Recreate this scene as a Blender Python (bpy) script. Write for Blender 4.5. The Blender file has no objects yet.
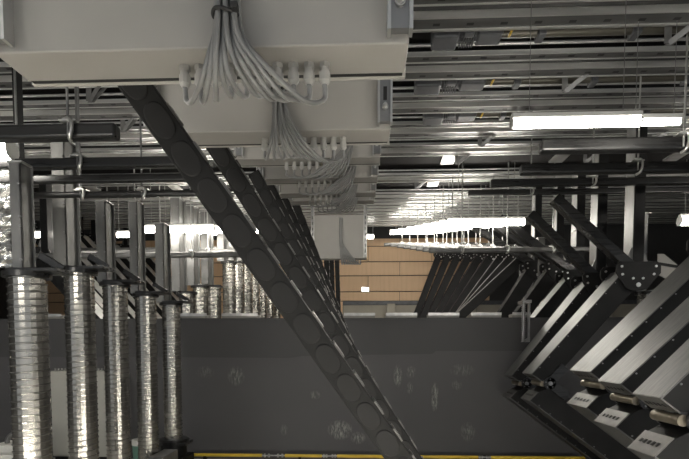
import bpy, math, random
from mathutils import Vector, Matrix
random.seed(7)
PI = math.pi
sc = bpy.context.scene
COL = sc.collection
E = 1.66                     # eye height above the pit floor
F = 500.0                    # focal length in pixels of the 689 x 459 frame

# ------------------------------------------------------------------ camera
YAW, PITCH = math.radians(2.35), math.radians(-3.0)
PPX, PPY = 344.5, 376.0
cam = bpy.data.cameras.new('camera')
cam.sensor_width = 36.0
cam.lens = F / 689 * 36
cam.shift_y = (PPY - 229.5) / 689
cam.clip_start = 0.05
camo = bpy.data.objects.new('camera', cam)
COL.objects.link(camo)
camo.location = (0, 0, E)
camo.rotation_euler = (PI / 2 + PITCH, 0, YAW)
sc.camera = camo
RM = camo.rotation_euler.to_matrix()


def P(px, py, d):
    """point at depth d (along the rows) that the lens sees at px, py"""
    v = RM @ Vector(((px - PPX) / F, -(py - PPY) / F, -1))
    return Vector((0, 0, E)) + v * (d / v.y)


def HH(d):
    """height of the raked platform rows above the eye"""
    return 1.90 + .12 * d


# ------------------------------------------------------------------ materials
def nodes(name):
    m = bpy.data.materials.new(name)
    m.use_nodes = True
    nt = m.node_tree
    b = nt.nodes['Principled BSDF']
    return m, nt, b


def N(nt, t, **kw):
    n = nt.nodes.new(t)
    for k, v in kw.items():
        if k in n.inputs:
            n.inputs[k].default_value = v
        else:
            setattr(n, k, v)
    return n


def mat(name, col, rough=.5, metal=0, var=.12, scale=6, bump=0, stretch=None, col2=None, spec=.5):
    """colour mottled by a noise, roughness too, optional bump"""
    m, nt, b = nodes(name)
    tc = N(nt, 'ShaderNodeTexCoord')
    mp = N(nt, 'ShaderNodeMapping')
    if stretch:
        mp.inputs['Scale'].default_value = stretch
    nt.links.new(tc.outputs['Object'], mp.inputs['Vector'])
    nz = N(nt, 'ShaderNodeTexNoise', Scale=scale, Detail=4.0)
    nt.links.new(mp.outputs['Vector'], nz.inputs['Vector'])
    r = N(nt, 'ShaderNodeValToRGB')
    c1 = [max(0, c * (1 - var)) for c in col]
    c2 = col2 or [min(1, c * (1 + var)) for c in col]
    r.color_ramp.elements[0].color = (*c1, 1)
    r.color_ramp.elements[0].position = .3
    r.color_ramp.elements[1].color = (*c2, 1)
    r.color_ramp.elements[1].position = .7
    nt.links.new(nz.outputs['Fac'], r.inputs['Fac'])
    nt.links.new(r.outputs['Color'], b.inputs['Base Color'])
    b.inputs['Metallic'].default_value = metal
    b.inputs['Specular IOR Level'].default_value = spec
    mr = N(nt, 'ShaderNodeMapRange')
    mr.inputs['To Min'].default_value = max(0.02, rough * .85)
    mr.inputs['To Max'].default_value = min(1, rough * 1.15)
    nt.links.new(nz.outputs['Fac'], mr.inputs['Value'])
    nt.links.new(mr.outputs['Result'], b.inputs['Roughness'])
    if bump:
        bp = N(nt, 'ShaderNodeBump', Strength=bump, Distance=.02)
        nt.links.new(nz.outputs['Fac'], bp.inputs['Height'])
        nt.links.new(bp.outputs['Normal'], b.inputs['Normal'])
    return m


def holes_mat(name, col, hole, rough, metal, px, length, vscale, axis=0):
    """sheet steel with a row of punched slots along its length (world object X)"""
    m = mat(name, col, rough, metal, .14, 5, stretch=(.6, 3, 3))
    nt = m.node_tree
    b = nt.nodes['Principled BSDF']
    base = b.inputs['Base Color'].links[0].from_socket
    tc = N(nt, 'ShaderNodeTexCoord')
    sp = N(nt, 'ShaderNodeSeparateXYZ')
    nt.links.new(tc.outputs['Object'], sp.inputs[0])

    def mth(op, a, bv=None):
        n = N(nt, 'ShaderNodeMath', operation=op)
        if hasattr(a, 'links'):
            nt.links.new(a, n.inputs[0])
        else:
            n.inputs[0].default_value = a
        if bv is not None:
            if hasattr(bv, 'links'):
                nt.links.new(bv, n.inputs[1])
            else:
                n.inputs[1].default_value = bv
        return n.outputs[0]
    fx = mth('FRACT', mth('MULTIPLY', sp.outputs['X'], 1 / px))
    inx = mth('LESS_THAN', fx, length / px)
    wy = mth('FRACT', mth('ADD', mth('MULTIPLY', sp.outputs['Y'], 1 / vscale), .5 + .115 / vscale))
    iny = mth('LESS_THAN', mth('ABSOLUTE', mth('SUBTRACT', wy, .5)), .06)
    k = mth('MULTIPLY', inx, iny)
    mx = N(nt, 'ShaderNodeMix', data_type='RGBA')
    nt.links.new(k, mx.inputs['Factor'])
    nt.links.new(base, mx.inputs['A'])
    mx.inputs['B'].default_value = (*hole, 1)
    nt.links.new(mx.outputs['Result'], b.inputs['Base Color'])
    return m


def emit(name, col, s):
    m, nt, b = nodes(name)
    b.inputs['Base Color'].default_value = (*col, 1)
    b.inputs['Emission Color'].default_value = (*col, 1)
    b.inputs['Emission Strength'].default_value = s
    return m


M = {}
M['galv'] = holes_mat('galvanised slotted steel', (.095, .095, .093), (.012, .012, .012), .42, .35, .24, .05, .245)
M['lip'] = mat('highlight-toned rolled lip', (.62, .62, .60), .3, .7, .2, 4, stretch=(.4, 3, 3))  # highlights along the channel edges are put into this pale tone
M['galv_plain'] = mat('galvanised steel', (.46, .46, .45), .36, .75, .2, 9)
M['web'] = holes_mat('shade-toned channel web', (.035, .035, .035), (.4, .4, .38), .4, .5, .45, .03, .245)  # shade on the channel webs is put into this dark tone
M['deck'] = mat('black deck board', (.012, .011, .011), .8, 0, .3, 3, spec=.2)
M['black'] = mat('satin black paint', (.009, .009, .009), .5, 0, .3, 5, spec=.22)
M['blackgloss'] = mat('semi gloss black bar', (.022, .022, .022), .28, .2, .25, 5, stretch=(.3, 4, 4))
M['armsteel'] = mat('brushed arm steel', (.125, .125, .122), .46, .7, .3, 7, stretch=(1, 8, 1))
M['endsteel'] = mat('folded end plate steel', (.14, .137, .13), .42, .6, .2, 9)
M['post'] = mat('grey post steel', (.17, .17, .165), .42, .55, .3, 6, stretch=(1, 1, .4))
M['tube'] = mat('polished spiral band steel', (.42, .405, .37), .27, .95, .03, 2, stretch=(1, 1, 3))
M['seam'] = mat('dark band seam', (.03, .029, .027), .6, .1)
M['box'] = mat('light grey enamel', (.268, .258, .24), .5, 0, .05, 3)
M['cab'] = mat('pale cabinet enamel', (.42, .415, .375), .5, 0, .04, 3)
M['lid'] = mat('pale box lid enamel', (.33, .32, .29), .5, 0, .04, 3)
M['seal'] = mat('black rubber seal', (.012, .012, .012), .7)
M['gland'] = mat('grey nylon gland', (.32, .315, .295), .45, 0, .06, 10)
M['cable'] = mat('grey cable sheath', (.17, .17, .166), .38, 0, .08, 10)
M['rail'] = mat('mounting rail zinc', (.24, .24, .24), .35, .7, .2, 9)
M['slot'] = mat('dark slot', (.012, .012, .012), .8)
M['bolt'] = mat('bolt zinc', (.6, .6, .58), .3, .8, .1, 20)
M['chain'] = mat('black nylon chain', (.008, .008, .0076), .65, 0, .25, 14, spec=.25)
M['chainplate'] = mat('black nylon link plate', (.0095, .0093, .009), .62, 0, .25, 14, spec=.3)
M['chainbar'] = mat('worn grey chain crossbar', (.17, .165, .155), .35, .2, .4, 14)
M['pin'] = mat('bare pivot pin', (.27, .235, .18), .38, .6, .2, 14)
M['motor'] = mat('charcoal motor casing', (.075, .078, .085), .5, .2, .2, 8)
M['shaft'] = mat('drab line shaft', (.085, .08, .065), .4, .4, .2, 6, stretch=(.3, 3, 3))
M['yellow'] = mat('yellow paint', (.78, .56, .05), .4, 0, .15, 5)
M['lever'] = mat('yellow black lever', (.42, .27, .03), .45, 0, .4, 25)
M['white'] = mat('white plastic', (.72, .71, .67), .4, 0, .05, 6)
M['greenp'] = mat('green plastic', (.12, .24, .19), .45, 0, .1, 6)
M['lamp'] = emit('lit lamp tube', (1, .95, .86), 26)
M['lampfill'] = emit('lit fill lamp tube', (1, .95, .86), 38)  # only for the added low fill lamps
M['lampfar'] = emit('lit far lamp tube', (1, .95, .86), 17)
M['sign'] = emit('lit exit sign', (.93, 1, .96), 4)
M['housing'] = mat('lamp housing', (.5, .5, .48), .4, .3, .1, 6)
M['foil'] = mat('crinkled clear wrap over steel', (.5, .5, .48), .18, .85, .5, 14, bump=1.0)
M['floor'] = mat('grey concrete floor', (.42, .41, .38), .7, 0, .15, 1.3, bump=.05)
M['ceil'] = mat('black ceiling', (.012, .012, .012), .85)
M['sidewall'] = mat('dark side wall', (.035, .035, .035), .8)
M['ledge'] = mat('grey ledge plate', (.22, .215, .20), .5, .3, .15, 5)
M['conc'] = mat('beige concrete panel', (.33, .31, .26), .75, 0, .08, 2)
M['capsteel'] = mat('dark barrier cap', (.05, .05, .05), .55)


SCUFF = [(340, 430, .20, .16, 1.0), (358, 438, .12, .10, .9), (398, 376, .07, .18, .9), (435, 397, .06, .24, .9), (411, 372, .08, .10, .5), (410, 388, .05, .10, .5),
         (236, 376, .14, .16, .6), (315, 395, .09, .07, .5), (457, 385, .08, .08, .4), (284, 430, .06, .10, .4), (468, 432, .12, .16, .5), (462, 370, .2, .1, .3), (205, 372, .15, .1, .3)]


def scuff_wall(name, col):
    m, nt, b = nodes(name)
    tc = N(nt, 'ShaderNodeTexCoord')
    nz = N(nt, 'ShaderNodeTexNoise', Scale=.9, Detail=5.0)
    nt.links.new(tc.outputs['Object'], nz.inputs['Vector'])
    r = N(nt, 'ShaderNodeValToRGB')
    r.color_ramp.elements[0].color = (*[c * .85 for c in col], 1)
    r.color_ramp.elements[1].color = (*[c * 1.18 for c in col], 1)
    nt.links.new(nz.outputs['Fac'], r.inputs['Fac'])
    # scuffs: streaky chalk marks where trolleys have hit the sheet
    mp = N(nt, 'ShaderNodeMapping')
    mp.inputs['Scale'].default_value = (22, 22, 6)
    mp.inputs['Rotation'].default_value = (0, .35, 0)
    nt.links.new(tc.outputs['Object'], mp.inputs['Vector'])
    n2 = N(nt, 'ShaderNodeTexNoise', Scale=1.7, Detail=6.0, Roughness=.75)
    nt.links.new(mp.outputs['Vector'], n2.inputs['Vector'])
    a = N(nt, 'ShaderNodeMapRange')
    a.inputs['From Min'].default_value = .46
    a.inputs['From Max'].default_value = .60
    nt.links.new(n2.outputs['Fac'], a.inputs['Value'])
    sep = N(nt, 'ShaderNodeSeparateXYZ')
    nt.links.new(tc.outputs['Object'], sep.inputs[0])

    def mth(op, x, y=None):
        q = N(nt, 'ShaderNodeMath', operation=op)
        for k, w in enumerate((x, y)):
            if w is None:
                continue
            if hasattr(w, 'links'):
                nt.links.new(w, q.inputs[k])
            else:
                q.inputs[k].default_value = w
        return q.outputs[0]
    tot = None
    for px, py, rx, rz, amp in SCUFF:
        c = P(px, py, 7.45)
        ex = mth('DIVIDE', mth('SUBTRACT', sep.outputs['X'], c.x), rx)
        ez = mth('DIVIDE', mth('SUBTRACT', sep.outputs['Z'], c.z), rz)
        g = mth('MULTIPLY', mth('MAXIMUM', mth('SUBTRACT', 1.0, mth('ADD', mth('MULTIPLY', ex, ex), mth('MULTIPLY', ez, ez))), 0.0), amp)
        tot = g if tot is None else mth('ADD', tot, g)
    ml = N(nt, 'ShaderNodeMath', operation='MULTIPLY')
    ml.use_clamp = True
    nt.links.new(a.outputs['Result'], ml.inputs[0])
    nt.links.new(tot, ml.inputs[1])
    mx = N(nt, 'ShaderNodeMix', data_type='RGBA')
    nt.links.new(ml.outputs[0], mx.inputs['Factor'])
    nt.links.new(r.outputs['Color'], mx.inputs['A'])
    mx.inputs['B'].default_value = (.36, .355, .34, 1)
    nt.links.new(mx.outputs['Result'], b.inputs['Base Color'])
    b.inputs['Roughness'].default_value = .6
    return m


def wood_mat():
    m, nt, b = nodes('ribbed oak panelling')
    tc = N(nt, 'ShaderNodeTexCoord')
    w = N(nt, 'ShaderNodeTexWave', Scale=7.0, Distortion=.3, Detail=1.0)
    w.bands_direction = 'X'
    nt.links.new(tc.outputs['Object'], w.inputs['Vector'])
    mp = N(nt, 'ShaderNodeMapping')
    mp.inputs['Scale'].default_value = (5, 5, .5)
    nt.links.new(tc.outputs['Object'], mp.inputs['Vector'])
    nz = N(nt, 'ShaderNodeTexNoise', Scale=2.0, Detail=4.0)
    nt.links.new(mp.outputs['Vector'], nz.inputs['Vector'])
    ad = N(nt, 'ShaderNodeMath', operation='ADD')
    nt.links.new(w.outputs['Fac'], ad.inputs[0])
    nt.links.new(nz.outputs['Fac'], ad.inputs[1])
    r = N(nt, 'ShaderNodeValToRGB')
    r.color_ramp.elements[0].color = (.50, .33, .19, 1)
    r.color_ramp.elements[0].position = .3
    r.color_ramp.elements[1].color = (.68, .47, .29, 1)
    r.color_ramp.elements[1].position = 1.0
    nt.links.new(ad.outputs[0], r.inputs['Fac'])
    nt.links.new(r.outputs['Color'], b.inputs['Base Color'])
    b.inputs['Roughness'].default_value = .55
    return m


M['wall_lo'] = scuff_wall('scuffed grey barrier', (.080, .078, .081))
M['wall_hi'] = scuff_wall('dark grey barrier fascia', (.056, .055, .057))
M['wood'] = wood_mat()


# ------------------------------------------------------------------ mesh builder
class MB:
    def __init__(s):
        s.v, s.f, s.sm = [], [], []

    def add(s, vs, fs, smooth=False):
        o = len(s.v)
        s.v += [Vector(v) for v in vs]
        s.f += [[i + o for i in f] for f in fs]
        s.sm += [smooth] * len(fs)
        return s

    def box(s, x0, x1, y0, y1, z0, z1):
        vs = [(x, y, z) for x in (x0, x1) for y in (y0, y1) for z in (z0, z1)]
        return s.add(vs, [(0, 1, 3, 2), (4, 6, 7, 5), (0, 4, 5, 1), (2, 3, 7, 6), (0, 2, 6, 4), (1, 5, 7, 3)])

    def bar(s, a, b, w, h, up=(0, 0, 1)):
        """rectangular bar a->b, w across (side), h along 'up'"""
        a, b = Vector(a), Vector(b)
        d = (b - a).normalized()
        side = d.cross(Vector(up)).normalized()
        u = side.cross(d).normalized()
        vs = []
        for p in (a, b):
            for i, j in ((-1, -1), (1, -1), (1, 1), (-1, 1)):
                vs.append(p + side * (i * w / 2) + u * (j * h / 2))
        return s.add(vs, [(3, 2, 1, 0), (4, 5, 6, 7), (0, 1, 5, 4), (1, 2, 6, 5), (2, 3, 7, 6), (3, 0, 4, 7)])

    def cyl(s, a, b, r, n=16, r2=None, smooth=True):
        a, b = Vector(a), Vector(b)
        d = (b - a).normalized()
        t = Vector((1, 0, 0)) if abs(d.x) < .9 else Vector((0, 1, 0))
        e1 = d.cross(t).normalized()
        e2 = d.cross(e1)
        r2 = r if r2 is None else r2
        vs = []
        for p, q in ((a, r), (b, r2)):
            for i in range(n):
                an = 2 * PI * i / n
                vs.append(p + (e1 * math.cos(an) + e2 * math.sin(an)) * q)
        s.add(vs, [(i, (i + 1) % n, n + (i + 1) % n, n + i) for i in range(n)], smooth)
        return s.add(vs, [tuple(range(n))[::-1], tuple(range(n, 2 * n))])

    def tube(s, pts, r, n=8):
        """round sweep through points, smoothed by Catmull-Rom"""
        pts = [Vector(p) for p in pts]
        q = [pts[0] * 2 - pts[1]] + pts + [pts[-1] * 2 - pts[-2]]
        path = []
        for i in range(1, len(q) - 2):
            for k in range(6):
                t = k / 6
                p0, p1, p2, p3 = q[i - 1:i + 3]
                path.append(.5 * ((2 * p1) + (p2 - p0) * t + (2 * p0 - 5 * p1 + 4 * p2 - p3) * t * t + (3 * p1 - p0 - 3 * p2 + p3) * t ** 3))
        path.append(pts[-1])
        vs, prev = [], None
        for i, p in enumerate(path):
            d = (path[min(i + 1, len(path) - 1)] - path[max(i - 1, 0)]).normalized()
            if prev is None:
                t = Vector((0, 1, 0)) if abs(d.y) < .9 else Vector((1, 0, 0))
                e1 = d.cross(t).normalized()
            else:
                e1 = (prev - d * prev.dot(d)).normalized()
            prev = e1
            e2 = d.cross(e1)
            for k in range(n):
                a = 2 * PI * k / n
                vs.append(p + (e1 * math.cos(a) + e2 * math.sin(a)) * r)
        m = len(path)
        fs = [(i * n + k, i * n + (k + 1) % n, (i + 1) * n + (k + 1) % n, (i + 1) * n + k) for i in range(m - 1) for k in range(n)]
        s.add(vs, fs, True)
        return s.add(vs[:n] + vs[-n:], [tuple(range(n))[::-1], tuple(range(n, 2 * n))])

    def prism(s, poly, ex):
        """extrude a closed planar polygon (3-D points) by vector ex"""
        poly = [Vector(p) for p in poly]
        ex = Vector(ex)
        n = len(poly)
        vs = poly + [p + ex for p in poly]
        fs = [tuple(range(n))[::-1], tuple(range(n, 2 * n))]
        fs += [(i, (i + 1) % n, n + (i + 1) % n, n + i) for i in range(n)]
        return s.add(vs, fs)

    def build(s, name, m, parent=None, loc=None, bevel=0, seg=2):
        L = Vector(loc) if loc is not None else (ORG[parent.name] if parent is not None else Vector((0, 0, 0)))
        me = bpy.data.meshes.new(name)
        me.from_pydata([v - L for v in s.v], [], s.f)
        me.polygons.foreach_set('use_smooth', s.sm)
        me.update()
        import bmesh
        bm = bmesh.new()
        bm.from_mesh(me)
        bmesh.ops.recalc_face_normals(bm, faces=bm.faces[:])
        bm.to_mesh(me)
        bm.free()
        me.materials.append(m)
        o = bpy.data.objects.new(name, me)
        COL.objects.link(o)
        if parent is not None:
            o.parent = parent
        else:
            o.location = L
        ORG[o.name] = L
        if bevel:
            b = o.modifiers.new('bevel', 'BEVEL')
            b.width, b.segments, b.limit_method = bevel, seg, 'ANGLE'
        return o


ORG = {}


def tag(o, label=None, cat=None, group=None, kind=None):
    for k, v in (('label', label), ('category', cat), ('group', group), ('kind', kind)):
        if v:
            o[k] = v
    return o


def thing(name, loc, label, cat, group=None):
    o = bpy.data.objects.new(name, None)
    o.empty_display_size = .1
    COL.objects.link(o)
    o.location = loc
    ORG[o.name] = Vector(loc)
    return tag(o, label, cat, group)


def struct(o):
    o['kind'] = 'structure'
    return o


ORD = ['nearest', 'second nearest', 'third nearest', 'fourth nearest', 'fifth nearest', 'sixth nearest', 'seventh nearest',
       'eighth nearest', 'ninth nearest', 'tenth nearest', 'eleventh nearest', 'twelfth nearest', 'thirteenth nearest', 'farthest']


def ordn(i, n):
    return 'farthest' if i == n - 1 else ORD[i]


# ------------------------------------------------------------------ setting
WY0, WY1 = 7.45, 7.65          # the barrier wall across the pit
WTOP = P(300, 319.5, WY0).z
struct(MB().box(-12, 12, -4, 18.2, -.1, 0).build('floor', M['floor']))
struct(MB().box(-12, 12, -4, 18.2, E + 5.2, E + 5.3).build('ceiling', M['ceil']))
struct(MB().box(-12.1, -12, -4, 18.2, 0, E + 5.2).build('wall_left', M['sidewall']))
struct(MB().box(12, 12.1, -4, 18.2, 0, E + 5.2).build('wall_right', M['sidewall']))
# barrier: lower scuffed sheet and darker fascia whose lower edge is uneven
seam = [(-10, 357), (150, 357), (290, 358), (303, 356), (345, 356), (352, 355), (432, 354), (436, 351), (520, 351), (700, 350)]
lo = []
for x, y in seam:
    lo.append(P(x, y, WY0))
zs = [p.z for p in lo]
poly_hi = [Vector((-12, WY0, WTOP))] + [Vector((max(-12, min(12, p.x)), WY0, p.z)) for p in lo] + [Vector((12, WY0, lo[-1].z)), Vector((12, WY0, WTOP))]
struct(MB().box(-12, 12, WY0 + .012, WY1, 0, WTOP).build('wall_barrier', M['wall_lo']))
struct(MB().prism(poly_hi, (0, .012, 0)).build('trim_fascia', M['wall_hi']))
struct(MB().box(-12, 12, WY0 - .02, WY1 + .05, WTOP, WTOP + .02).build('trim_barrier_cap', M['capsteel']))
# far oak wall in courses with shadow gaps, concrete recess below
FD = 17.6
wall = MB()
zc = [P(400, y, FD).z for y in (301, 291.5, 275.5, 261.5, 246, 238)]
for k in range(len(zc) - 1):
    off = (k % 2) * 1.1
    x = -12 + off - 2.2
    while x < 12:
        a, b_ = max(-12, x), min(4.3, x + 2.2)
        if b_ > a:
            wall.box(a + .008, b_ - .008, FD, FD + .06, zc[k] + .016, zc[k + 1] - .016)
        x += 2.2
struct(wall.build('wall_far', M['wood']))
wl = MB()
xl, xr = P(343, 300, FD).x, 12
x = -12
while x < xl - .05:
    for k in range(3):
        z0 = k * zc[0] / 3
        wl.box(x + .008, min(x + 2.2, xl) - .008, FD, FD + .06, z0 + .012, (k + 1) * zc[0] / 3 - .012)
    x += 2.2
struct(wl.build('wall_far_lower', M['wood']))
struct(MB().box(-12, 12, FD + .06, FD + .3, 0, E + 5.2).build('wall_back', M['sidewall']))
cp = MB()
x = xl
while x < 12:
    cp.box(x + .01, min(x + 1.55, 12) - .01, FD + .02, FD + .06, .02, zc[0] - .14)
    x += 1.55
struct(cp.build('wall_recess', M['conc']))
struct(MB().box(xl, 12, FD - .02, FD + .06, zc[0] - .13, zc[0] - .0).build('trim_recess_head', M['motor']))
p = P(391, 300, FD - .5)
tag(MB().box(p.x - .14, p.x + .14, FD - .64, FD - .36, 0, zc[0] - .15).build('concrete_pillar', M['conc'], loc=(p.x, FD - .5, 0), bevel=.02),
    'slim beige pillar in front of the recess below the wooden wall', 'pillar')
p = P(365.3, 289.3, FD - .08)
s = thing('exit_sign', (p.x, FD - .05, p.z), 'small lit white sign on the wooden wall', 'sign')
MB().box(p.x - .13, p.x + .13, FD - .06, FD, p.z - .085, p.z + .085).build('sign_housing', M['housing'], s, bevel=.01)
MB().box(p.x - .115, p.x + .0, FD - .064, FD - .058, p.z - .07, p.z + .07).build('sign_panel', M['sign'], s)
MB().box(p.x + .008, p.x + .115, FD - .064, FD - .058, p.z - .07, p.z + .05).build('sign_panel', M['sign'], s)
# ledge plates on top of the barrier
LED = [(344, 375), (386, 417), (428, 459), (471, 501), (512, 530), (178, 207), (222, 258), (20, 62)]
nm = ['under the far panel', 'right of the slim pillar', 'left of the three bright strips', 'right of the three bright strips',
      'at the right end by the hanging tube', 'below the short far tubes on the left', 'below the cluster of far tubes', 'behind the nearest two tubes']
for (a, b_), w in zip(LED, nm):
    A, B = P(a, 318, WY0 + .02), P(b_, 318, WY0 + .02)
    t = thing('ledge_plate', ((A.x + B.x) / 2, WY0 + .1, WTOP + .02), 'low grey steel plate on the barrier top ' + w, 'plate', 'steel plates on the barrier')
    MB().box(A.x, B.x, WY0 + .0, WY0 + .2, WTOP + .02, WTOP + .075).build('plate_body', M['ledge'], t, bevel=.006)
    MB().box(A.x, B.x, WY0 - .006, WY0 + .004, WTOP + .055, WTOP + .095).build('raised_lip', M['galv_plain'], t)


# ------------------------------------------------------------------ platforms overhead
ROWS = [.99, 1.86, 2.73, 3.6, 4.47, 5.34, 6.2, 7.08, 8.82, 10.5, 11.4, 12.3, 13.2, 14.1, 15.0]
XL, XR = -11.4, 11.4
for i, d in enumerate(ROWS):
    d0 = (ROWS[i - 1] + d) / 2 if i else d - .44
    d1 = (ROWS[i + 1] + d) / 2 if i < len(ROWS) - 1 else d + .44
    z = E + HH(d)
    if i < 3:
        lab = ORD[2 - i] + ' stage platform overhead counted from the big motor, above the first junction boxes'
        lab = ['steel platform frame right above the viewpoint', 'steel platform frame just past the viewpoint overhead', 'steel platform frame at the very top edge of the picture'][i]
    else:
        lab = ordn(i - 3, len(ROWS) - 3) + ' slotted steel platform frame seen across the ceiling'
    t = thing('platform', (0, d, z), lab, 'platform', 'stage platforms overhead')
    MB().box(XL, XR, d0 - .06, d1 - .008, z + .13, z + .17).build('deck_panel', M['deck'], t)
    # slim channel on the near side
    c = MB()
    c.box(XL, XR, d - .16, d - .07, z, z + .008)
    cbm = c.build('channel_beam', M['galv'], t)
    MB().box(XL, XR, d - .075, d - .067, z + .008, z + .13).build('channel_web', M['web'], cbm)
    for ya in (d - .170, d - .073):
        MB().box(XL, XR, ya, ya + .012, z - .006, z + .03).build('channel_lip', M['lip'], cbm)
    # recessed dark web
    MB().box(XL, XR, d - .067, d + .05, z + .035, z + .05).build('web_plate', M['web'], t)
    # wide channel on the far side
    c = MB()
    c.box(XL, XR, d + .05, d + .18, z - .01, z)
    cbm = c.build('channel_beam', M['galv'], t)
    MB().box(XL, XR, d + .05, d + .058, z, z + .13).build('channel_web', M['web'], cbm)
    for ya in (d + .046, d + .175):
        MB().box(XL, XR, ya, ya + .012, z - .016, z + .035).build('channel_lip', M['lip'], cbm)
    MB().cyl((XL, d + .31, z + .08), (XR, d + .31, z + .08), .011, 8).build('conduit', M['lip'], t)
    MB().box(XL, XR, d + .245, d + .262, z + .02, z + .06).build('edge_strip', M['galv_plain'], t)
    MB().cyl((XL, d - .205, z + .06), (XR, d - .205, z + .06), .014, 8).build('conduit', M['galv_plain'], t)
    # joists under the deck, front to back
    for xj in (-7.4, -5.2, -3.6, -1.6, 1.25, 2.9, 4.6, 6.8):
        e0, e1 = d + .27, d1 - .02
        if e1 > e0 + .05:
            MB().box(xj - .10, xj + .10, e0, e1, z + .105, z + .13).build('joist', M['galv_plain'], t)
    # triangular gusset brackets
    if 3 <= i <= 8:
        for xg in ((2.2, 1.8, 1.6, 1.43, 1.3, .9)[i - 3], (-2.9, -2.6, -2.7, -2.4, -2.5, -2.3)[i - 3], (4.4, 4.2, 3.9, 3.5, 3.1, 2.6)[i - 3]):
            g = MB()
            yb = d + .26
            g.bar((xg, yb, z + .13), (xg, yb, z - .10), .05, .008, (0, 1, 0))
            g.bar((xg + .16, yb - .1, z - .0), (xg + .01, yb + .0, z - .10), .04, .008, (0, 1, 0))
            g.prism([(xg - .02, yb + .005, z - .11), (xg + .045, yb + .005, z - .11), (xg + .17, yb + .005, z + .02), (xg + .13, yb + .005, z + .02)], (0, .006, 0))
            g.build('gusset', M['rail'], t)
    if i == 7:
        for xs, px in ((1.33, 1),):
            pass

# line shafts and drive motors between the platform frames
MOT = [(3.98, 432, 503, 'in the widest gap at the top'), (4.88, 415, 487, 'above the second gap, middle one'), (5.77, 424, 478, 'smallest and farthest one')]
for d, a, b_, w in MOT:
    A, B = P(a, 40, d), P(b_, 40, d)
    z = E + HH(d) + .03
    t = thing('drive_motor', (A.x, d, z), 'charcoal drive motor under the deck ' + w, 'motor', 'drive motors')
    L = B.x - A.x
    MB().box(A.x, A.x + .36 * L, d - .09, d + .09, z - .075, z + .08).build('motor_housing', M['motor'], t, bevel=.015)
    g = MB()
    for k in range(6):
        xx = A.x + .40 * L + k * .035 * L
        g.box(xx, xx + .014 * L, d - .08, d + .08, z - .06, z + .06)
    g.cyl((A.x + .36 * L, d, z), (A.x + .62 * L, d, z), .055, 14)
    g.build('cooling_fins', M['motor'], t)
    MB().box(A.x + .62 * L, A.x + .98 * L, d - .075, d + .085, z - .05, z + .09).build('gearbox', M['motor'], t, bevel=.02)
    MB().box(A.x + .42 * L, A.x + .56 * L, d - .115, d - .06, z - .07, z - .01).build('terminal_box', M['motor'], t, bevel=.008)
    MB().box(A.x + .36 * L, A.x + .42 * L, d - .1, d - .07, z + .055, z + .08).build('name_plate', M['white'], t)
    lv = MB().bar((B.x + .02, d - .09, z - .08), (B.x + .10, d - .11, z + .07), .018, .05, (0, 1, 0))
    lv.build('brake_lever', M['lever'], t, bevel=.006)
    MB().cyl((B.x - .02, d, z), (5.8, d, z), .036, 14).build('line_shaft', M['shaft'], t)
    for xx in (B.x + .25, B.x + .95, B.x + 1.8, B.x + 3):
        MB().box(xx, xx + .06, d - .06, d + .06, z - .055, z + .1).build('shaft_bearing', M['motor'], t, bevel=.01)

# stand-alone deck joists seen as pale slanting strips in the open bay right of the boxes


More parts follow.
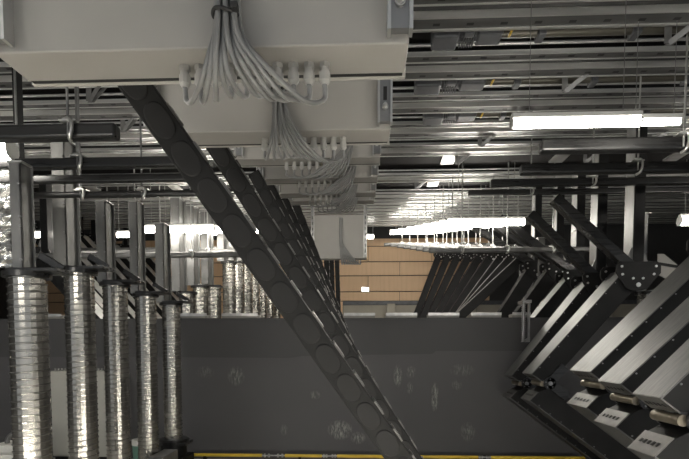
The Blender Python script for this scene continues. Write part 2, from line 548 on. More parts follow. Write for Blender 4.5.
# ------------------------------------------------------------------ junction boxes with cables
BX = [1.16, 2.0, 3.38, 4.05, 4.83, 5.7, 8.77]
HB = [.545, .618, .865, .88, .91, .985, .53]
BL = ['junction box at the top, whole lid edge in view', 'second junction box, behind the topmost one', 'third junction box from the top, crossed by drooping cables',
      'fourth junction box from the top in the receding row', 'fifth junction box from the top in the receding row', 'sixth junction box, smallest of the stepped row',
      'far junction panel seen full face before the wooden wall']
GL = [[-.437 + .0377 * k for k in range(10)], [-.41 + .04 * k for k in range(9)]] + [[-.535 + .052 * k for k in range(8)] for _ in range(4)] + [[-.40 + .045 * k for k in range(8)]]
BUN = [-.308, -.335, -.10, -.09, -.09, -.09, -.42]
BW0, BW1 = -.86, .097
for i, (d, h) in enumerate(zip(BX, HB)):
    z = E + h + .12 * d
    T = .15
    x0, x1 = (BW0, BW1) if i < 6 else (P(311.5, 240, d).x, P(366.5, 240, d).x)
    top = z + (.62 if i < 6 else .75)
    t = thing('junction_box', ((x0 + x1) / 2, d + T / 2, z), 'light grey ' + BL[i], 'junction box', 'junction boxes under the platforms')
    MB().box(x0, x1, d, d + T - .028, z, top).build('box_body', M['box'], t, bevel=.004)
    MB().box(x0 + .006, x1 - .006, d + T - .028, d + T - .015, z + .0015, top - .004).build('lid_seal', M['seal'], t)
    MB().box(x0 - .003, x1 + .003, d + T - .014, d + T, z - .001, top).build('lid', M['lid'], t, bevel=.004)
    for side, xr in ((-1, x0 + .022), (1, x1 - .022)):
        r = MB()
        r.box(xr - .024, xr + .024, d - .022, d - .001, z + .02, E + HH(d) + .1)
        rl = r.build('mounting_rail', M['rail'], t)
        lp = MB()
        for e in (-1, 1):
            lp.box(xr + e * .024 - .004, xr + e * .024 + .004, d - .034, d - .001, z + .012, E + HH(d) + .1)
        lp.build('rail_lip', M['galv_plain'], rl)
        zz = z + .1
        while zz < top - .05:
            MB().box(xr - .007, xr + .007, d - .0245, d - .0215, zz, zz + .05).build('rail_slot', M['slot'], rl)
            zz += .095
        bo = MB()
        bo.cyl((xr, d - .03, z + .075), (xr, d - .021, z + .075), .012, 16)
        bo.cyl((xr, d - .042, z + .075), (xr, d - .03, z + .075), .009, 6, smooth=False)
        bo.cyl((xr, d - .05, z + .075), (xr, d - .042, z + .075), .006, 8)
        bo.build('bolt', M['galv_plain'], rl)
    # glands
    gy = d + .07
    R = .0135 if i < 2 else .015
    for gx in GL[i]:
        g = MB()
        g.cyl((gx, gy, z), (gx, gy, z - .012), R, 6, smooth=False)
        g.cyl((gx, gy, z - .012), (gx, gy, z - .022), R * .8, 12)
        g.cyl((gx, gy, z - .022), (gx, gy, z - .042), R * 1.02, 10, smooth=False)
        g.cyl((gx, gy, z - .042), (gx, gy, z - .05), R * .95, 12, r2=R * .6)
        g.build('cable_gland', M['gland'], t)
    # cables
    bx = BUN[i]
    cb = thing('cable_bundle', (bx, d - .03, z + .1), 'grey cables looping into the ' + ['topmost junction box', 'second junction box', 'third junction box', 'fourth junction box', 'fifth junction box', 'sixth, smallest junction box', 'far full-face junction panel'][i], 'cables', 'grey cable bundles')
    n = len(GL[i])
    cr = .0062 if i < 2 else .0068 if i < 6 else .012
    topz = E + HH(d) + .06 if i < 6 else top - .06
    for k, gx in enumerate(GL[i]):
        a = 2 * PI * k / n
        ox, oy = (k - (n - 1) / 2) * .0052, -.012 - .011 * (k % 3)
        bxk, byk = bx + ox, d - .012 + oy
        dx = bxk - gx
        sag = (.05 + .035 * min(1, abs(dx) / .22)) * (1.0 if i < 2 else 1.15) + random.uniform(-.006, .006)
        gz = z - .048
        if i < 2 and dx > -.04:
            pts = [(gx, gy, gz), (gx + dx * .03, gy, gz - sag * .5), (gx + dx * .3, gy - .04, gz - sag * .8), (gx + dx * .7, d - .03, gz - sag * .55),
                   (bxk - dx * .10, d - .035 + oy * .4, z - .03), (bxk, byk, z + .05), (bxk + random.uniform(-.002, .002), byk, z + .25), (bxk, byk, z + .45), (bxk, byk, topz)]
        elif i < 6:
            mid = gx + dx * (.22 + .1 * random.random())
            pts = [(gx, gy, gz), (gx + dx * .02, gy, gz - sag * .45), (mid, gy - .05, gz - sag * .72),
                   (gx + dx * .62, d - .035, gz - sag * .28 + .005), (gx + dx * .88, d - .035 + oy * .4, z + (-.012 if i == 0 else .02)), (bxk - dx * .02, byk, z + (.06 if i == 0 else .105)),
                   (bxk + random.uniform(-.003, .003), byk, z + .25), (bxk, byk, z + .45), (bxk, byk, topz)]
        else:
            pts = [(gx, gy, gz), (gx, gy - .02, gz - .04), (gx + dx * .2, d - .03, gz - .02), (gx + dx * .7, d - .03, z + .12), (bxk, byk, z + .3), (bxk, byk, topz)]
        MB().tube(pts, cr, 8).build('cable', M['cable'], cb)
    if i < 6:
        tie = MB()
        tz = z + .05 if i == 0 else z + .14
        ring = []
        for k in range(13):
            a = 2 * PI * k / 12
            ring.append((bx + .027 * math.cos(a), d - .034 + .024 * math.sin(a), tz + .003 * math.sin(2 * a)))
        tie.tube(ring, .0042, 6)
        tie.box(bx + .020, bx + .034, d - .068, d - .05, tz - .006, tz + .007)
        tie.build('cable_tie', M['seal'], cb)


# ------------------------------------------------------------------ cable chains
def link_mesh(hw, wd):
    """one chain link: two oval side plates and their crossbar; local x = along, z = across, y = depth"""
    pitch = .137
    m = MB()
    n = 24
    a, b_ = pitch * .5, hw * .41
    for y0 in (0,):
        ov = []
        for k in range(n):
            t = 2 * PI * k / n
            cx = math.copysign(abs(math.cos(t)) ** .7, math.cos(t)) * a * .9
            ov.append(Vector((cx, y0 - .004, math.sin(t) * b_)))
        m.prism(ov, (0, .012, 0))
    return m


def chain(name, a, b_, hw, wd, label, nmax=40):
    a, b_ = Vector(a), Vector(b_)
    t = thing(name, (b_.x, b_.y, 0), label, 'cable chain', 'black cable chains')
    u = (b_ - a)
    Ln = u.length
    u.normalize()
    yv = Vector((0, 1, 0))
    yv = (yv - u * yv.dot(u)).normalized()
    nn = u.cross(yv)                        # across the band, towards its upper side
    if nn.z < 0:
        nn = -nn
    zz = u.cross(yv)
    B3 = Matrix((u, yv, zz)).transposed().to_4x4()
    body = MB()
    q = [a + nn * hw / 2, b_ + nn * hw / 2, b_ - nn * hw / 2, a - nn * hw / 2]
    body.prism(q, yv * wd)
    body.build('chain_band', M['chain'], t, bevel=.004)
    pitch = .137
    bar0 = MB().box(-.032, .032, .010, wd - .010, -.004, .005).build('crossbar', M['chainbar'], loc=(0, 0, 0))
    for j in range(min(nmax, int(Ln / pitch))):
        o = bar0 if j == 0 else bar0.copy()
        if j:
            COL.objects.link(o)
        o.parent = t
        o.matrix_local = Matrix.Translation(a + u * (pitch * (j + .5)) + nn * (hw / 2 + .002) - ORG[t.name]) @ B3
    # link plates: one mesh, copied along the band
    rot = B3
    proto = link_mesh(hw, wd).build('link_plate', M['chainplate'], loc=(0, 0, 0))
    bv = proto.modifiers.new('bevel', 'BEVEL')
    bv.width, bv.segments, bv.limit_method = .005, 2, 'ANGLE'
    cnt = min(nmax, int(Ln / pitch))
    for j in range(cnt):
        o = proto if j == 0 else proto.copy()
        if j:
            COL.objects.link(o)
        o.parent = t
        o.matrix_parent_inverse = Matrix.Identity(4)
        pos = a + u * (pitch * (j + .5)) - ORG[t.name]
        o.matrix_local = Matrix.Translation(pos) @ rot
    return t


CH = [(1.58, (117, 60), (389, 445), .093), (2.42, (212, 141), (401, 440), .088), (3.75, (253, 172), (399, 438), .088),
      (4.40, (268, 184), (394, 438), .088), (5.18, (283, 198), (390, 438), .088), (6.05, (295, 203), (386, 438), .088)]
for i, (d, a, b_, hw) in enumerate(CH):
    A, B = P(*a, d), P(*b_, d + (.36, .3, .2, .1, .1, .1)[i])
    B2 = A + (B - A) * ((A.z - .05) / (A.z - B.z))
    chain('cable_chain', A, B2, hw, .08,
          'slanting black cable chain of oval links, ' + ['frontmost and thickest', 'second from the front', 'third from the front', 'fourth from the front', 'fifth from the front', 'rearmost of the slanting row'][i])
for i, (d, px) in enumerate([(9.2, 317), (10.0, 326), (10.9, 331), (11.8, 336.5)]):
    A, B = P(px, 250, d), P(px + 1, 318, d)
    A.z = max(A.z, E + .62)
    B2 = Vector((B.x + .1, d, .05))
    A.y = d
    chain('cable_chain', A, B2, .1, .08, ['leftmost', 'second from left', 'third from left', 'rightmost'][i] + ' of the upright black chains below the far panel')


# ------------------------------------------------------------------ lamps
def batten(cx, d, h, L, name, label, r=.026, mt='lamp', rods=True, rr=.005, group='tube lamps'):
    z = E + h
    t = thing('tube_lamp', (cx, d, z), label, 'lamp', group)
    MB().box(cx - L / 2, cx + L / 2, d - .03, d + .03, z + r, z + r + .035).build('lamp_housing', M['housing'], t, bevel=.006)
    MB().cyl((cx - L / 2 + .01, d, z), (cx + L / 2 - .01, d, z), r, 14).build('lamp_tube', M[mt], t)
    for s_ in (-1, 1):
        MB().cyl((cx + s_ * (L / 2 - .012), d, z), (cx + s_ * (L / 2), d, z), r * 1.12, 14).build('end_cap', M['housing'], t)
    if rods:
        for s_ in (-.36, .36):
            MB().cyl((cx + s_ * L, d, z + r + .03), (cx + s_ * L, d, E + HH(d) + .05), rr, 8).build('hanging_rod', M['rail' if d < 5 else 'galv_plain'], t)
    return t


A, B = P(511, 124, 3.5), P(641, 122, 3.5)
batten((A.x + B.x) / 2, 3.5, (A.z + B.z) / 2 - E, B.x - A.x, '', 'bright tube lamp at upper right, longer front one', r=.029, rr=.0025)
A, B = P(628, 123, 3.75), P(681, 122.5, 3.75)
batten((A.x + B.x) / 2, 3.75, (A.z + B.z) / 2 - E, B.x - A.x, '', 'short bright tube lamp continuing the upper right lamp', r=.019, rr=.0025)
A, B = P(-75, 151, 3.5), P(13, 151, 3.5)
batten((A.x + B.x) / 2, 3.5, (A.z + B.z) / 2 - E, B.x - A.x, '', 'bright tube lamp cut by the left edge of the picture', r=.06)
# unseen fill lamps added beside and behind the viewpoint
for d in (.3, -1.2):
    for sx in (-1, 1):
        batten(sx * 2.6, d, 1.2, 1.2, '', ('left' if sx < 0 else 'right') + ' added fill lamp ' + ('overhead beside the viewpoint' if d > 0 else 'behind the viewpoint'), r=.04)
for sx in (-1, 1):  # unseen side lamps added to brighten the barrier and far panel
    batten(sx * 4.9, 4.4, 1.75, 1.5, '', ('left' if sx < 0 else 'right') + ' added fill lamp outside the frame beside the folded rows', r=.04)
batten(-.42, 7.0, 2.25, 1.0, '', 'added fill lamp hidden above the stepped row of junction boxes', r=.04, mt='lampfar')  # unseen lamp added to brighten the front of the far panel
# low unseen lamps added to light the box undersides
for k, x in enumerate((-2.2, 0, 2.2)):
    t_ = batten(x, .25, -1.5, 1.5, '', ('left', 'middle', 'right')[k] + ' added low fill lamp below the viewpoint', r=.04, mt='lampfill', rods=False)
    for e in (-.5, .5):
        MB().box(x + e - .02, x + e + .02, 0.22, 0.28, 0, E - 1.5 - .03).build('fill_lamp_stand', M['housing'], t_)
FR = [8.0, 8.87, 9.74, 10.6, 11.5, 12.4, 13.3, 14.2]
for i, d in enumerate(FR):
    k = i / 7
    xa = P(447 - 57 * k, 222, d).x
    h = P(447, 223 + 9 * k, d).z - E
    batten(xa + .6, d, h, 1.2, '', ordn(i, 8) + ' of the receding tube lamps right of the boxes', r=.05, mt='lampfar', group='far right tube lamps')
for i, d in enumerate(FR[:6]):
    k = i / 5
    xa = P(215 + 40 * k, 230, d).x
    h = P(215, 229 + 4 * k, d).z - E
    batten(xa - .6, d, h, 1.2, '', ordn(i, 6) + ' of the receding tube lamps behind the left posts', r=.05, mt='lampfar', group='far left tube lamps')
A, B = P(28, 235, 8.4), P(62, 235, 8.4)
batten((A.x + B.x) / 2, 8.4, A.z - E, B.x - A.x, '', 'tube lamp left of the second grey post', r=.045, mt='lampfar')
A, B = P(117, 235, 9.2), P(131, 235, 9.2)
batten((A.x + B.x) / 2, 9.2, A.z - E, B.x - A.x, '', 'short tube lamp between third and fourth posts', r=.045, mt='lampfar')
A, B = P(679, 221, 8.0), P(720, 221, 8.0)
batten((A.x + B.x) / 2, 8.0, A.z - E, B.x - A.x, '', 'tube lamp glimpsed at the right edge beyond the posts', r=.07, mt='lampfar')
A, B = P(366, 237, 14.8), P(374, 237, 14.8)
batten((A.x + B.x) / 2, 14.8, A.z - E, B.x - A.x, '', 'small lit lamp right of the far panel', r=.05, mt='lampfar')
for px, py, d, w in ((255, 232, 9.4, 'first and second'), (283, 243 - 10, 11.5, 'second and third')):
    p = P(px, py, d)
    s = thing('spot_lamp', (p.x, d, p.z), 'small glaring lamp between the ' + w + ' slanting chains', 'lamp')
    MB().cyl((p.x, d - .02, p.z), (p.x, d + .1, p.z), .07, 14, r2=.05).build('lamp_can', M['housing'], s)
    MB().cyl((p.x, d - .03, p.z), (p.x, d - .021, p.z), .062, 14).build('lamp_lens', M['lampfar'], s)
    MB().cyl((p.x, d + .06, p.z + .05), (p.x, d + .06, E + HH(d) + .05), .01, 8).build('hanging_rod', M['galv_plain'], s)


# ------------------------------------------------------------------ hanging black bars
def hbar(xa, xb, d, h, sz, label, rods, round_=False, mt='blackgloss', group='black bars hung from the platforms'):
    z = E + h
    t = thing('hanging_bar', ((xa + xb) / 2, d, z), label, 'bar', group)
    if round_:
        MB().cyl((xa, d, z), (xb, d, z), sz / 2, 16).build('bar', M[mt], t)
    else:
        MB().box(xa, xb, d - sz / 2, d + sz / 2, z - sz / 2, z + sz / 2).build('bar', M[mt], t, bevel=sz * .2, seg=3)
    for xr in rods:
        MB().cyl((xr, d - sz * .62, z - sz * .4), (xr, d - sz * .62, E + HH(d) + .06), .008 if d < 7.5 else .011, 8).build('hanging_rod', M['rail' if d < 4 else 'galv_plain'], t)
        h_ = MB()
        h_.tube([(xr - .03, d - sz * .6, z + sz * .7), (xr + .02, d - sz * .75, z + sz * .62), (xr + .03, d - sz * .8, z), (xr + .015, d - sz * .75, z - sz * .6), (xr - .0, d - sz * .3, z - sz * .75)], .012, 8)
        h_.box(xr - .05, xr + .05, d - sz * .8, d + sz * .5, z + sz * .5, z + sz * .62)
        h_.build('hook_clamp', M['bolt'], t)


RB = [(540, 147, 4.14, .10, (2.47,)), (520, 170, 4.75, .088, (2.45,)), (490, 183.5, 5.6, .075, (2.43,)), (468, 193, 6.6, .065, (2.1,))]
for i, (px, py, d, sz, rods) in enumerate(RB):
    p = P(px, py, d)
    hbar(p.x, 5.5, d, p.z - E, sz, ['topmost', 'second', 'third', 'fourth'][i] + ' black bar from the top on the right', rods)
LB = [(118, 132, 3.05, .085, (-1.78,), 0), (196, 162, 3.55, .07, (-2.02,), 0), (205, 177.5, 3.75, .055, (-2.6,), 0), (222, 193, 3.95, .05, (-2.24, -1.75), 1)]
for i, (px, py, d, sz, rods, rd) in enumerate(LB):
    p = P(px, py, d)
    hbar(-5.6, p.x, d, p.z - E, sz, ['topmost black bar on the left with its round end in view', 'second black bar from the top on the left',
         'third black bar from the top on the left', 'shiny round bar, lowest of the upper left bars'][i], rods, rd)
for i, d in enumerate(FR):
    k = i / 7
    p = P(429 - 45 * k, 250.5 - 6 * k, d)
    x1 = p.x + 2.6
    hbar(p.x, x1, d, p.z - E, .075, ordn(i, 8) + ' of the bars fanned below the right tube lamps', (p.x + .5, p.x + 1.2, p.x + 1.9), mt='post', group='bars below the right tube lamps')
for i, d in enumerate((8.0, 9.4, 10.8)):
    p = P(242 + 9 * i, 254.5 - 3 * i, d)
    hbar(p.x - 4.2, p.x, d, p.z - E, .085, ordn(i, 3) + ' of the bars crossing low behind the left posts', (p.x - .8, p.x - 1.7, p.x - 2.7), mt='post', group='bars behind the left posts')


# ------------------------------------------------------------------ spiral lift tubes
def spiral(mb, x, y, z0, z1, r, pitch, n):
    turns = int((z1 - z0) / pitch)
    prof = [(r, 0), (r, .74), (r * 1.04, .80), (r * 1.045, .94), (r, 1.0)]
    vs = []
    tot = turns * n
    for j in range(tot + 1):
        a = 2 * PI * j / n
        zb = z0 + pitch * j / n
        # each band is clipped in short leaves, so the rim is slightly toothed
        for k, (rr, t) in enumerate(prof):
            q = rr + (.0022 if (k in (2, 3) and j % 2) else 0)
            vs.append((x + q * math.cos(a), y + q * math.sin(a), zb + pitch * t))
    K = len(prof)
    fs = [(j * K + k, (j + 1) * K + k, (j + 1) * K + k + 1, j * K + k + 1) for j in range(tot) for k in range(K - 1)]
    mb.add(vs, fs, False)
    mb.dark = [k + i * (K - 1) for i in range(tot) for k in (1, 3)]
    mb.cyl((x, y, z0), (x, y, z1), r * .97, n)


def lift(px, py, d, label, po=0.0, r=.115, pitch=.048, n=22, ptop=None, pw=None, base=.33, group='spiral lift tubes', face='post', bottom_px=None, plate=True):
    p = P(px, py, d)
    x, ztop = p.x, p.z
    t = thing('spiral_lift', (x, d, 0), label, 'lift column', group)
    m = MB()
    spiral(m, x, d, base - .02, ztop - .03, r, pitch, n)
    tu = m.build('spiral_tube', M['tube'], t)
    tu.data.materials.append(M['seam'])
    for k in m.dark:
        tu.data.polygons[k].material_index = 1
    b = MB()
    b.box(x - .21, x + .21, d - .21, d + .21, 0, base * .55)
    b.cyl((x, d, base * .55), (x, d, base), r * 1.5, 24)
    b.build('base_housing', M['black'], t, bevel=.012)
    b = MB()
    b.cyl((x, d, base), (x, d, base + .03), r * 1.75, 24)
    b.box(x - r * 1.5, x + r * 1.9, d - r * 1.3, d + r * 1.3, base - .05, base - .01)
    b.build('base_flange', M['blackgloss'], t, bevel=.006)
    b = MB()
    b.cyl((x, d, ztop - .035), (x, d, ztop + .0), r * 1.28, 20)
    if plate:
        b.box(x - .08, x + r * 2.3, d - .1, d + .1, ztop - .005, ztop + .022)
        b.bar((x + .09, d, ztop + .12), (x + r * 2.2, d, ztop + .02), .02, .05, (0, 0, 1))
    b.build('top_plate', M['blackgloss'], t, bevel=.005)
    pw = pw or .12
    if ptop:
        zt = P(px, ptop, d).z if ptop > 10 else min(E + ptop + .12 * d, E + HH(d) - .01)
        c = MB()
        c.box(x + po - pw * 1.5, x + po - pw * .5, d - pw * .62, d - pw * .62 + .012, ztop, zt)
        c.box(x + po - pw * .5 - .012, x + po - pw * .5, d - pw * .62, d + pw * .8, ztop, zt)
        c.box(x + po - pw * .5, x + po - pw * .25, d + pw * .7, d + pw * .8, ztop, zt)
        pst = c.build('support_post', M[face], t, bevel=.003)
        for zz in (ztop + .08, ztop + .3, (ztop + zt) / 2, zt - .15):
            MB().cyl((x + po - pw * .64, d - pw * .62 - .01, zz), (x + po - pw * .64, d - pw * .62, zz), .009, 6, smooth=False).build('post_bolt', M["rail"], pst)
        MB().box(x + po - pw * 1.6, x + po - pw * .3, d - pw * .7, d + pw * .7, zt - .012, zt).build('post_head', M['galv_plain'], t)
    return t


LT = [(27, 273, 3.3, 163, 'leftmost and nearest spiral steel tube, cut by the frame'), (79, 270, 4.2, 141, 'second spiral steel tube from the left, in front of a cabinet'),
      (115, 283, 5.0, 202, 'third spiral steel tube from the left'), (145.5, 294, 5.75, 202, 'fourth spiral steel tube from the left, on a grey block'),
      (171, 303, 6.6, 224, 'fifth spiral steel tube, its black base fully in view')]
for i, (px, py, d, pt, lab) in enumerate(LT):
    lift(px, py, d, lab, ptop=pt, base=(.3, .3, .3, .3, .44)[i], pw=(.075, .115, .1, .1, .115)[i], po=(.045, 0, -.0, -.0, -.0)[i])
FL = [(187, 292, 8.3), (200.5, 286, 9.1), (214, 286, 9.8), (229, 262, 10.5), (238, 262, 11.4), (247, 261, 12.2), (254.5, 266, 13.0), (262, 270, 13.8), (269, 271, 14.6), (276, 272, 15.3)]
for i, (px, py, d) in enumerate(FL):
    lift(px, py, d, ordn(i, 10) + ' of the spiral tubes beyond the barrier on the left', r=.135, pitch=.075, n=14, ptop=1.5, pw=.15, group='spiral tubes beyond the barrier, left', plate=False,
         face='post')
for i, (px, py, d) in enumerate([(648, 292, 6.4), (584, 297, 8.1), (546, 298, 9.3), (535, 299, 10.2), (526, 300, 11.2)]):
    lift(px, py, d, ['spiral tube right under the largest bolted hinge plate', 'spiral tube second from right behind the folded arms', 'spiral tube third from right behind the folded arms',
                     'spiral tube fourth from right behind the folded arms', 'spiral tube leftmost behind the folded arms'][i], r=.115, pitch=.07, n=14, ptop=.9, group='spiral tubes behind the folded arms', plate=False)


# ------------------------------------------------------------------ folding guide arms
def guide(d, knee, hinge, w, label, sx=1, T=.23, low=(.80, -.60), full=True, post=True, brace=None, drop=True, group='folding guide arms', front_steel=False, steel='armsteel', Llow=2.2):
    """knee, hinge: pixels at depth d; sx=-1 mirrors the arm (knee opening to the right)"""
    O, Hh = P(*knee, d), P(*hinge, d)
    O.y = Hh.y = d
    t = thing('guide_arm', (Hh.x, d, 0), label, 'folding arm', group)
    s_ = T / .23
    u = (Hh - O)
    L = u.length
    u.normalize()
    n = Vector((-u.z, 0, u.x)) * sx          # outer, upper side
    if n.z < 0:
        n = -n
    v = Vector((low[0] * sx, 0, low[1])).normalized()
    m = Vector((v.z, 0, -v.x)) * sx
    if m.z > 0:
        m = -m
    D = Vector((0, w, 0))

    def pt(base, ax, nx, a, b_):
        return base + ax * a + nx * b_
    # lower arm runs down to its foot on the floor
    Lv = min((O.z - .12) / -v.z, 4.0)
    foot = O + v * Lv
    for nmn, ax, nx, LL, c0, c1 in (('upper_arm', u, n, L, .055, .175), ('lower_arm', v, m, Lv, .115, .245)):
        c0, c1 = c0 * s_, c1 * s_
        b = MB()
        b.prism([pt(O, ax, nx, 0.004, c1 - .004), pt(O, ax, nx, LL, c1 - .004), pt(O, ax, nx, LL, -.055 * s_), pt(O, ax, nx, .10 * s_, -.055 * s_), pt(O, ax, nx, .02 * s_, c0)], D)
        arm = b.build(nmn, M['black'], t, bevel=.004)
        b = MB()
        b.prism([pt(O, ax, nx, 0, c1 - .006), pt(O, ax, nx, LL, c1 - .006), pt(O, ax, nx, LL, c1 + .003), pt(O, ax, nx, 0, c1 + .003)], D + Vector((0, .012, 0)))
        b.v = [q - Vector((0, .006, 0)) for q in b.v]
        b.build('cover_strip', M[steel], arm)
        if full:
            b = MB()
            e0, e1 = pt(O, ax, nx, -.004, c1), pt(O, ax, nx, .012 * s_, c0 - .01)
            back = ax * .008
            b.prism([e0, e1, e1 + back, e0 + back], D * .985)
            ep = b.build('end_plate', M['endsteel'], arm)
            for k in range(5):
                y = d + w * (.2 + .15 * k)
                c = e0.lerp(e1, .52) - ax * .001
                c.y = y
                dirv = (e1 - e0).normalized()
                MB().prism([c - dirv * .013 * s_ + Vector((0, -.006, 0)), c + dirv * .013 * s_ + Vector((0, -.010, 0)), c + dirv * .013 * s_ + Vector((0, .008, 0)), c - dirv * .013 * s_ + Vector((0, .012, 0))], -ax * .002).build('slot', M['slot'], ep)
        k = .12
        while full and d < 7 and k < LL - .1:
            q = pt(O, ax, nx, k, c1 - .02)
            MB().cyl(q - Vector((0, .006, 0)), q, .006, 6, smooth=False).build('edge_bolt', M['rail'], arm)
            k += .16
    # knee: pin, lugs
    MB().cyl(O + D * .02, O + D * .98, .032 * s_, 16).build('knee_pin', M['pin'], t)
    for y0 in (-.022, w + .004):
        b = MB()
        C = O + Vector((0, y0, 0)) + (u + v) * .05 * s_
        b.cyl(C, C + Vector((0, .018, 0)), .07 * s_, 20)
        b.bar(C + Vector((0, .009, 0)), C + u * .26 * s_ + Vector((0, .009, 0)), .018, .10 * s_, n)
        b.bar(C + Vector((0, .009, 0)), C + v * .26 * s_ + Vector((0, .009, 0)), .018, .10 * s_, m)
        lg = b.build('knee_lug', M['blackgloss'], t)
        b = MB()
        b.cyl(C - Vector((0, .022, 0)), C, .026 * s_, 12)
        for k in range(5):
            a = 2 * PI * k / 5 + .3
            q = C + Vector((math.cos(a), 0, math.sin(a))) * .05 * s_
            b.cyl(q - Vector((0, .010, 0)), q, .007 * s_, 6, smooth=False)
        b.build('lug_bolts', M['rail'], lg)
    # hinge plates at the top with bolts
    pw, ph = .50 * s_, .33 * s_
    for y0 in (-.03, w + .012):
        C = Hh + Vector((0, y0, .03))
        poly = [(-.42, .5), (.42, .5), (.5, .36), (.5, .1), (.22, -.42), (.08, -.5), (-.14, -.5), (-.28, -.4), (-.5, .12), (-.5, .38)]
        b = MB()
        b.prism([C + Vector((a * pw * sx, 0, c * ph)) for a, c in poly], (0, .018, 0))
        hp = b.build('hinge_plate', M['black'], t, bevel=.004)
        for a, c in ((-.38, .33), (.38, .33), (-.36, .06), (.34, .06), (-.12, -.08), (.1, -.08), (0, -.3)):
            q = C + Vector((a * pw * sx, 0, c * ph))
            MB().cyl(q - Vector((0, .012, 0)), q, .014 if (a, c) != (0, -.3) else .026, 8, smooth=False).build('plate_bolt', M['bolt'], hp)
    if post:
        zt = E + HH(d) - .01
        b = MB()
        px = Hh.x + (.0 if sx > 0 else 0)
        b.box(px - .05, px + .07, d, d + .22, Hh.z + .1, zt)
        b.build('support_post', M['black'], t, bevel=.006)
        MB().box(px - .056, px - .05, d + .01, d + .21, Hh.z + .14, zt - .02).build('post_face', M['post'], t)
        b = MB()
        b.prism([(px - .16, d + .02, Hh.z + .12), (px + .16, d + .02, Hh.z + .12), (px + .06, d + .02, Hh.z + .36), (px - .06, d + .02, Hh.z + .36)], (0, .03, 0))
        b.build('gusset', M['post'], t)
    if brace:
        Bt = P(*brace, d)
        Bt.y = d
        b = MB()
        off = Vector((0, .06, 0))
        b.bar(Hh + Vector((-.05 * sx, 0, .14)) + off, Bt + off, .11, .13, (0, 1, 0))
        br = b.build('brace', M['blackgloss'], t, bevel=.008)
        uu = (Bt - Hh).normalized()
        MB().bar(Bt + off - uu * .004, Bt + off + uu * .008, .09, .10, (0, 1, 0)).build('brace_cap', M['galv_plain'], br)
    # foot
    b = MB()
    b.box(foot.x - .18, foot.x + .18, d - .03, d + w + .03, 0, .05)
    b.prism([(foot.x - .14, d - .02, .05), (foot.x + .14, d - .02, .05), (foot.x + .06, d - .02, .24), (foot.x - .06, d - .02, .24)], (0, .03, 0))
    b.prism([(foot.x - .14, d + w - .01, .05), (foot.x + .14, d + w - .01, .05), (foot.x + .06, d + w - .01, .24), (foot.x - .06, d + w - .01, .24)], (0, .03, 0))
    b.build('foot_bracket', M['black'], t, bevel=.004)
    return t


guide(2.6, (684, 421), (877, 237), .26, 'nearest folding arm, its slotted knee at the lower right corner', T=.22)
guide(3.4, (637, 401), (814, 240), .32, 'second nearest folding arm, slotted knee just left of the corner one', T=.21)
guide(4.2, (604, 386), (750, 248), .40, 'third nearest folding arm with a bright upper face', T=.215)
gB = guide(5.9, (543, 384), (637, 279), .34, 'folding arm hinged at the largest bolted plate', T=.23, brace=(556, 197))
q = [P(a, b_, 6.0) for a, b_ in ((658, 254), (664, 254), (680, 267), (680, 276), (671, 281), (658, 275))]
sg = MB().prism(q, (0, .012, 0)).build('side_gusset', M['box'], gB)
sg['label'] = 'pale steel gusset plate'
MB().bar((q[0].x - .3, 6.02, q[0].z - .06), (q[3].x, 6.02, q[3].z + .1), .03, .07, (0, 1, 0)).build('gusset_strut', M['black'], gB)
guide(6.75, (521, 384), (600, 287), .34, 'folding arm with the leftmost knee', T=.22, brace=(531, 213))
guide(8.0, (520, 352), (579, 282), .3, 'folding arm just beyond the barrier, pale strip ending at its top', T=.23, brace=(500, 217))
guide(8.9, (500, 352), (559, 272), .25, 'folding arm second beyond the barrier on the right', T=.23, brace=(485, 218), steel='deck')
guide(9.7, (485, 352), (537, 271), .25, 'folding arm third beyond the barrier on the right', T=.23, brace=(474, 226), steel='deck')
FA = [(10.4, 527, 461), (11.2, 515, 460), (12.0, 504, 459), (12.9, 493, 452), (13.7, 482, 445), (14.5, 471, 438), (15.3, 460, 431), (16.1, 450, 424), (16.8, 441, 417)]
for i, (d, xa, xb) in enumerate(FA):
    y1 = 330
    guide(d, (xb - (xa - xb) * .18, y1), (xa, 258 - .3 * i), .12 if i < 3 else .3, ordn(i, 9) + ' of the fanned arms under the right tube lamps', T=.19, full=False, post=False,
          group='fanned arms below the right lamps', steel='armsteel' if i < 3 else 'deck')
for i in range(10):
    d = 8.1 + .87 * i
    yy = 329 - 13.5 * i
    yh = max(yy - 59, 350 - 500 * HH(d) / d + 24)
    guide(d, (98 + 80, yy + 88), (98 + (yh - yy) / 1.1, yh), .34, ordn(i, 10) + ' of the mirrored arms behind the left tubes', sx=-1, T=.2, full=False, post=True,
          group='mirrored arms behind the left tubes', steel='housing')

# ------------------------------------------------------------------ left edge column in clear wrap
a, b_ = P(-40, 160, 3.75), P(14, 268, 3.75)
t = thing('wrapped_column', ((a.x + b_.x) / 2, 3.85, 0), 'steel column in shiny crinkled wrap at the left edge', 'column')
MB().box(P(15, 200, 3.75).x, P(20, 200, 3.75).x, 3.76, 3.82, b_.z, E + HH(3.85)).build('column_shaft', M['black'], t)
w = MB()
nx, nz = 8, 26
for i in range(nx + 1):
    for j in range(nz + 1):
        w.v.append(Vector((a.x + (b_.x - a.x) * i / nx, 3.74 + random.uniform(-.02, .012), b_.z + (a.z - b_.z) * j / nz)))
for i in range(nx):
    for j in range(nz):
        k = i * (nz + 1) + j
        w.f.append([k, k + nz + 1, k + nz + 2, k + 1])
        w.sm.append(False)
w.build('crinkled_wrap', M['foil'], t)

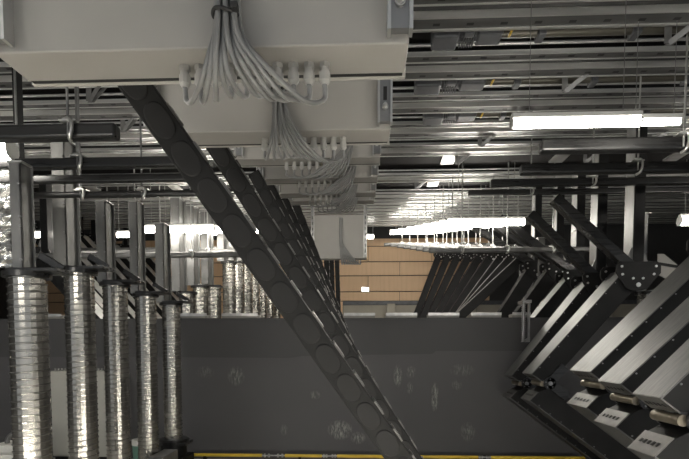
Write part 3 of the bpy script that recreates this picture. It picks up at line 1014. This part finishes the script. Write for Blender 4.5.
# ------------------------------------------------------------------ things at the foot of the barrier
def cabinet(pa, pb, pt_, d, label):
    A, B = P(pa, pt_, d), P(pb, pt_, d)
    t = thing('control_cabinet', ((A.x + B.x) / 2, d + .15, 0), label, 'cabinet', 'control cabinets')
    MB().box(A.x, B.x, d + .02, d + .3, .1, A.z).build('cabinet_body', M['cab'], t, bevel=.008)
    MB().box(A.x + .012, B.x - .012, d, d + .02, .12, A.z - .012).build('cabinet_door', M['cab'], t, bevel=.006)
    MB().box(A.x + .02, B.x - .02, d + .04, d + .28, 0, .1).build('plinth', M['black'], t)
    n = max(5, int((B.x - A.x) / .045))
    for k in range(n):
        x = A.x + (B.x - A.x) * (k + .5) / n
        MB().cyl((x, d + .1, A.z), (x, d + .1, A.z + .035), .013, 8).build('cable_gland', M['gland'], t)
    x = B.x - .05
    MB().tube([(x - .05, d + .1, A.z + .03), (x - .04, d + .1, A.z + .09), (x, d + .12, A.z + .1), (x + .03, d + .14, A.z + .05), (x + .03, d + .2, A.z)], .012, 8).build('cable', M['cable'], t)


cabinet(49.5, 73, 371, 7.05, 'pale grey cabinet between the first and second tubes')
cabinet(90, 113, 371, 7.05, 'pale grey cabinet between the second and third tubes')
A, B = P(-14, 446, 5.9), P(27, 446, 5.9)
t = thing('carry_case', ((A.x + B.x) / 2, 6.1, 0), 'white case with a grey arched handle in the lower left corner', 'case')
MB().box(A.x, B.x, 5.9, 6.3, .0, A.z - .1).build('case_body', M['white'], t, bevel=.03)
MB().box(A.x - .01, B.x + .01, 5.89, 6.31, A.z - .1, A.z).build('case_lid', M['white'], t, bevel=.03)
cx = P(17, 440, 6.1).x
MB().tube([(cx - .13, 6.1, A.z - .02), (cx - .115, 6.1, A.z + .06), (cx - .05, 6.1, A.z + .12), (cx + .05, 6.1, A.z + .12), (cx + .115, 6.1, A.z + .06), (cx + .13, 6.1, A.z - .02)], .028, 10).build('handle', M['rail'], t)
A, B = P(131, 441, 6.9), P(142, 441, 6.9)
t = thing('small_bin', ((A.x + B.x) / 2, 7.0, 0), 'small green tub with a white lid behind the fourth tube', 'tub')
MB().cyl(((A.x + B.x) / 2, 7.05, 0), ((A.x + B.x) / 2, 7.05, A.z - .08), .11, 20, r2=.125).build('tub_body', M['greenp'], t)
MB().cyl(((A.x + B.x) / 2, 7.05, A.z - .08), ((A.x + B.x) / 2, 7.05, A.z), .13, 20).build('tub_lid', M['white'], t, bevel=.012)
# grey block at the fourth tube
A, B = P(148, 457, 5.45), P(163, 457, 5.45)
tag(MB().box(A.x, B.x, 5.45, 5.9, 0, A.z).build('steel_block', M['rail'], loc=((A.x + B.x) / 2, 5.7, 0), bevel=.01), 'low dark grey steel block beside the fourth tube', 'block')

# yellow rail on the floor along the barrier
t = thing('yellow_rail', (0, 7.2, 0), 'thin yellow rail with grey couplings along the barrier foot', 'rail')
zr = P(330, 456, 7.2).z
segs = [(193, 262), (285, 322), (337, 478), (491, 585)]
for a, b_ in segs:
    A, B = P(a, 456, 7.2), P(b_, 456, 7.2)
    MB().cyl((A.x, 7.2, zr), (B.x, 7.2, zr), .024, 12).build('yellow_tube', M['yellow'], t)
for a, b_ in ((262, 285), (322, 337), (478, 491)):
    A, B = P(a, 456, 7.2), P(b_, 456, 7.2)
    c = MB()
    c.cyl((A.x, 7.2, zr), (B.x, 7.2, zr), .011, 10)
    for k in (.12, .3, .7, .88):
        xx = A.x + (B.x - A.x) * k
        c.cyl((xx - .012, 7.2, zr), (xx + .012, 7.2, zr), .027, 12)
    c.build('coupling', M['galv_plain'], t)
for px in (205, 300, 400, 470, 560):
    A = P(px, 456, 7.2)
    MB().box(A.x - .02, A.x + .02, 7.17, 7.23, 0, zr - .015).build('rail_foot', M['black'], t)

# cable loop chain hanging at the barrier on the right
A = P(526, 300, 7.2)
B = P(529, 342, 7.2)
t = thing('hanging_cable_track', (B.x, 7.2, B.z), 'short ribbed tube hanging over the barrier left of the arms', 'cable track')
c = MB()
zz = B.z
while zz < A.z:
    c.cyl((A.x - .03, 7.2, zz), (A.x - .03, 7.2, zz + .016), .028, 10)
    zz += .028
c.cyl((A.x - .03, 7.2, B.z), (A.x - .03, 7.2, A.z), .022, 10)
c.build('ribbed_tube', M['rail'], t)
MB().box(A.x + .035, A.x + .055, 7.18, 7.24, B.z - .0, A.z).build('side_rail', M['rail'], t)
MB().prism([(A.x - .06, 7.17, B.z), (A.x + .057, 7.17, B.z), (A.x + .057, 7.17, B.z + .07)], (0, .05, 0)).build('end_bracket', M['rail'], t)
MB().box(A.x - .04, A.x + .07, 7.17, WY0, A.z - .04, A.z).build('hook_plate', M['rail'], t)

# ------------------------------------------------------------------ world and view
wd = bpy.data.worlds.new('ambient fill')  # even ambient light added as soft fill through the open back
sc.world = wd
wd.use_nodes = True
bg = wd.node_tree.nodes['Background']
bg.inputs['Color'].default_value = (.9, .95, 1.0, 1)
bg.inputs['Strength'].default_value = .22
sc.view_settings.view_transform = 'Standard'
sc.view_settings.look = 'None'
sc.view_settings.gamma = 1
sc.view_settings.exposure = 1.27
sc.cycles.use_denoising = True
sc.cycles.max_bounces = 6
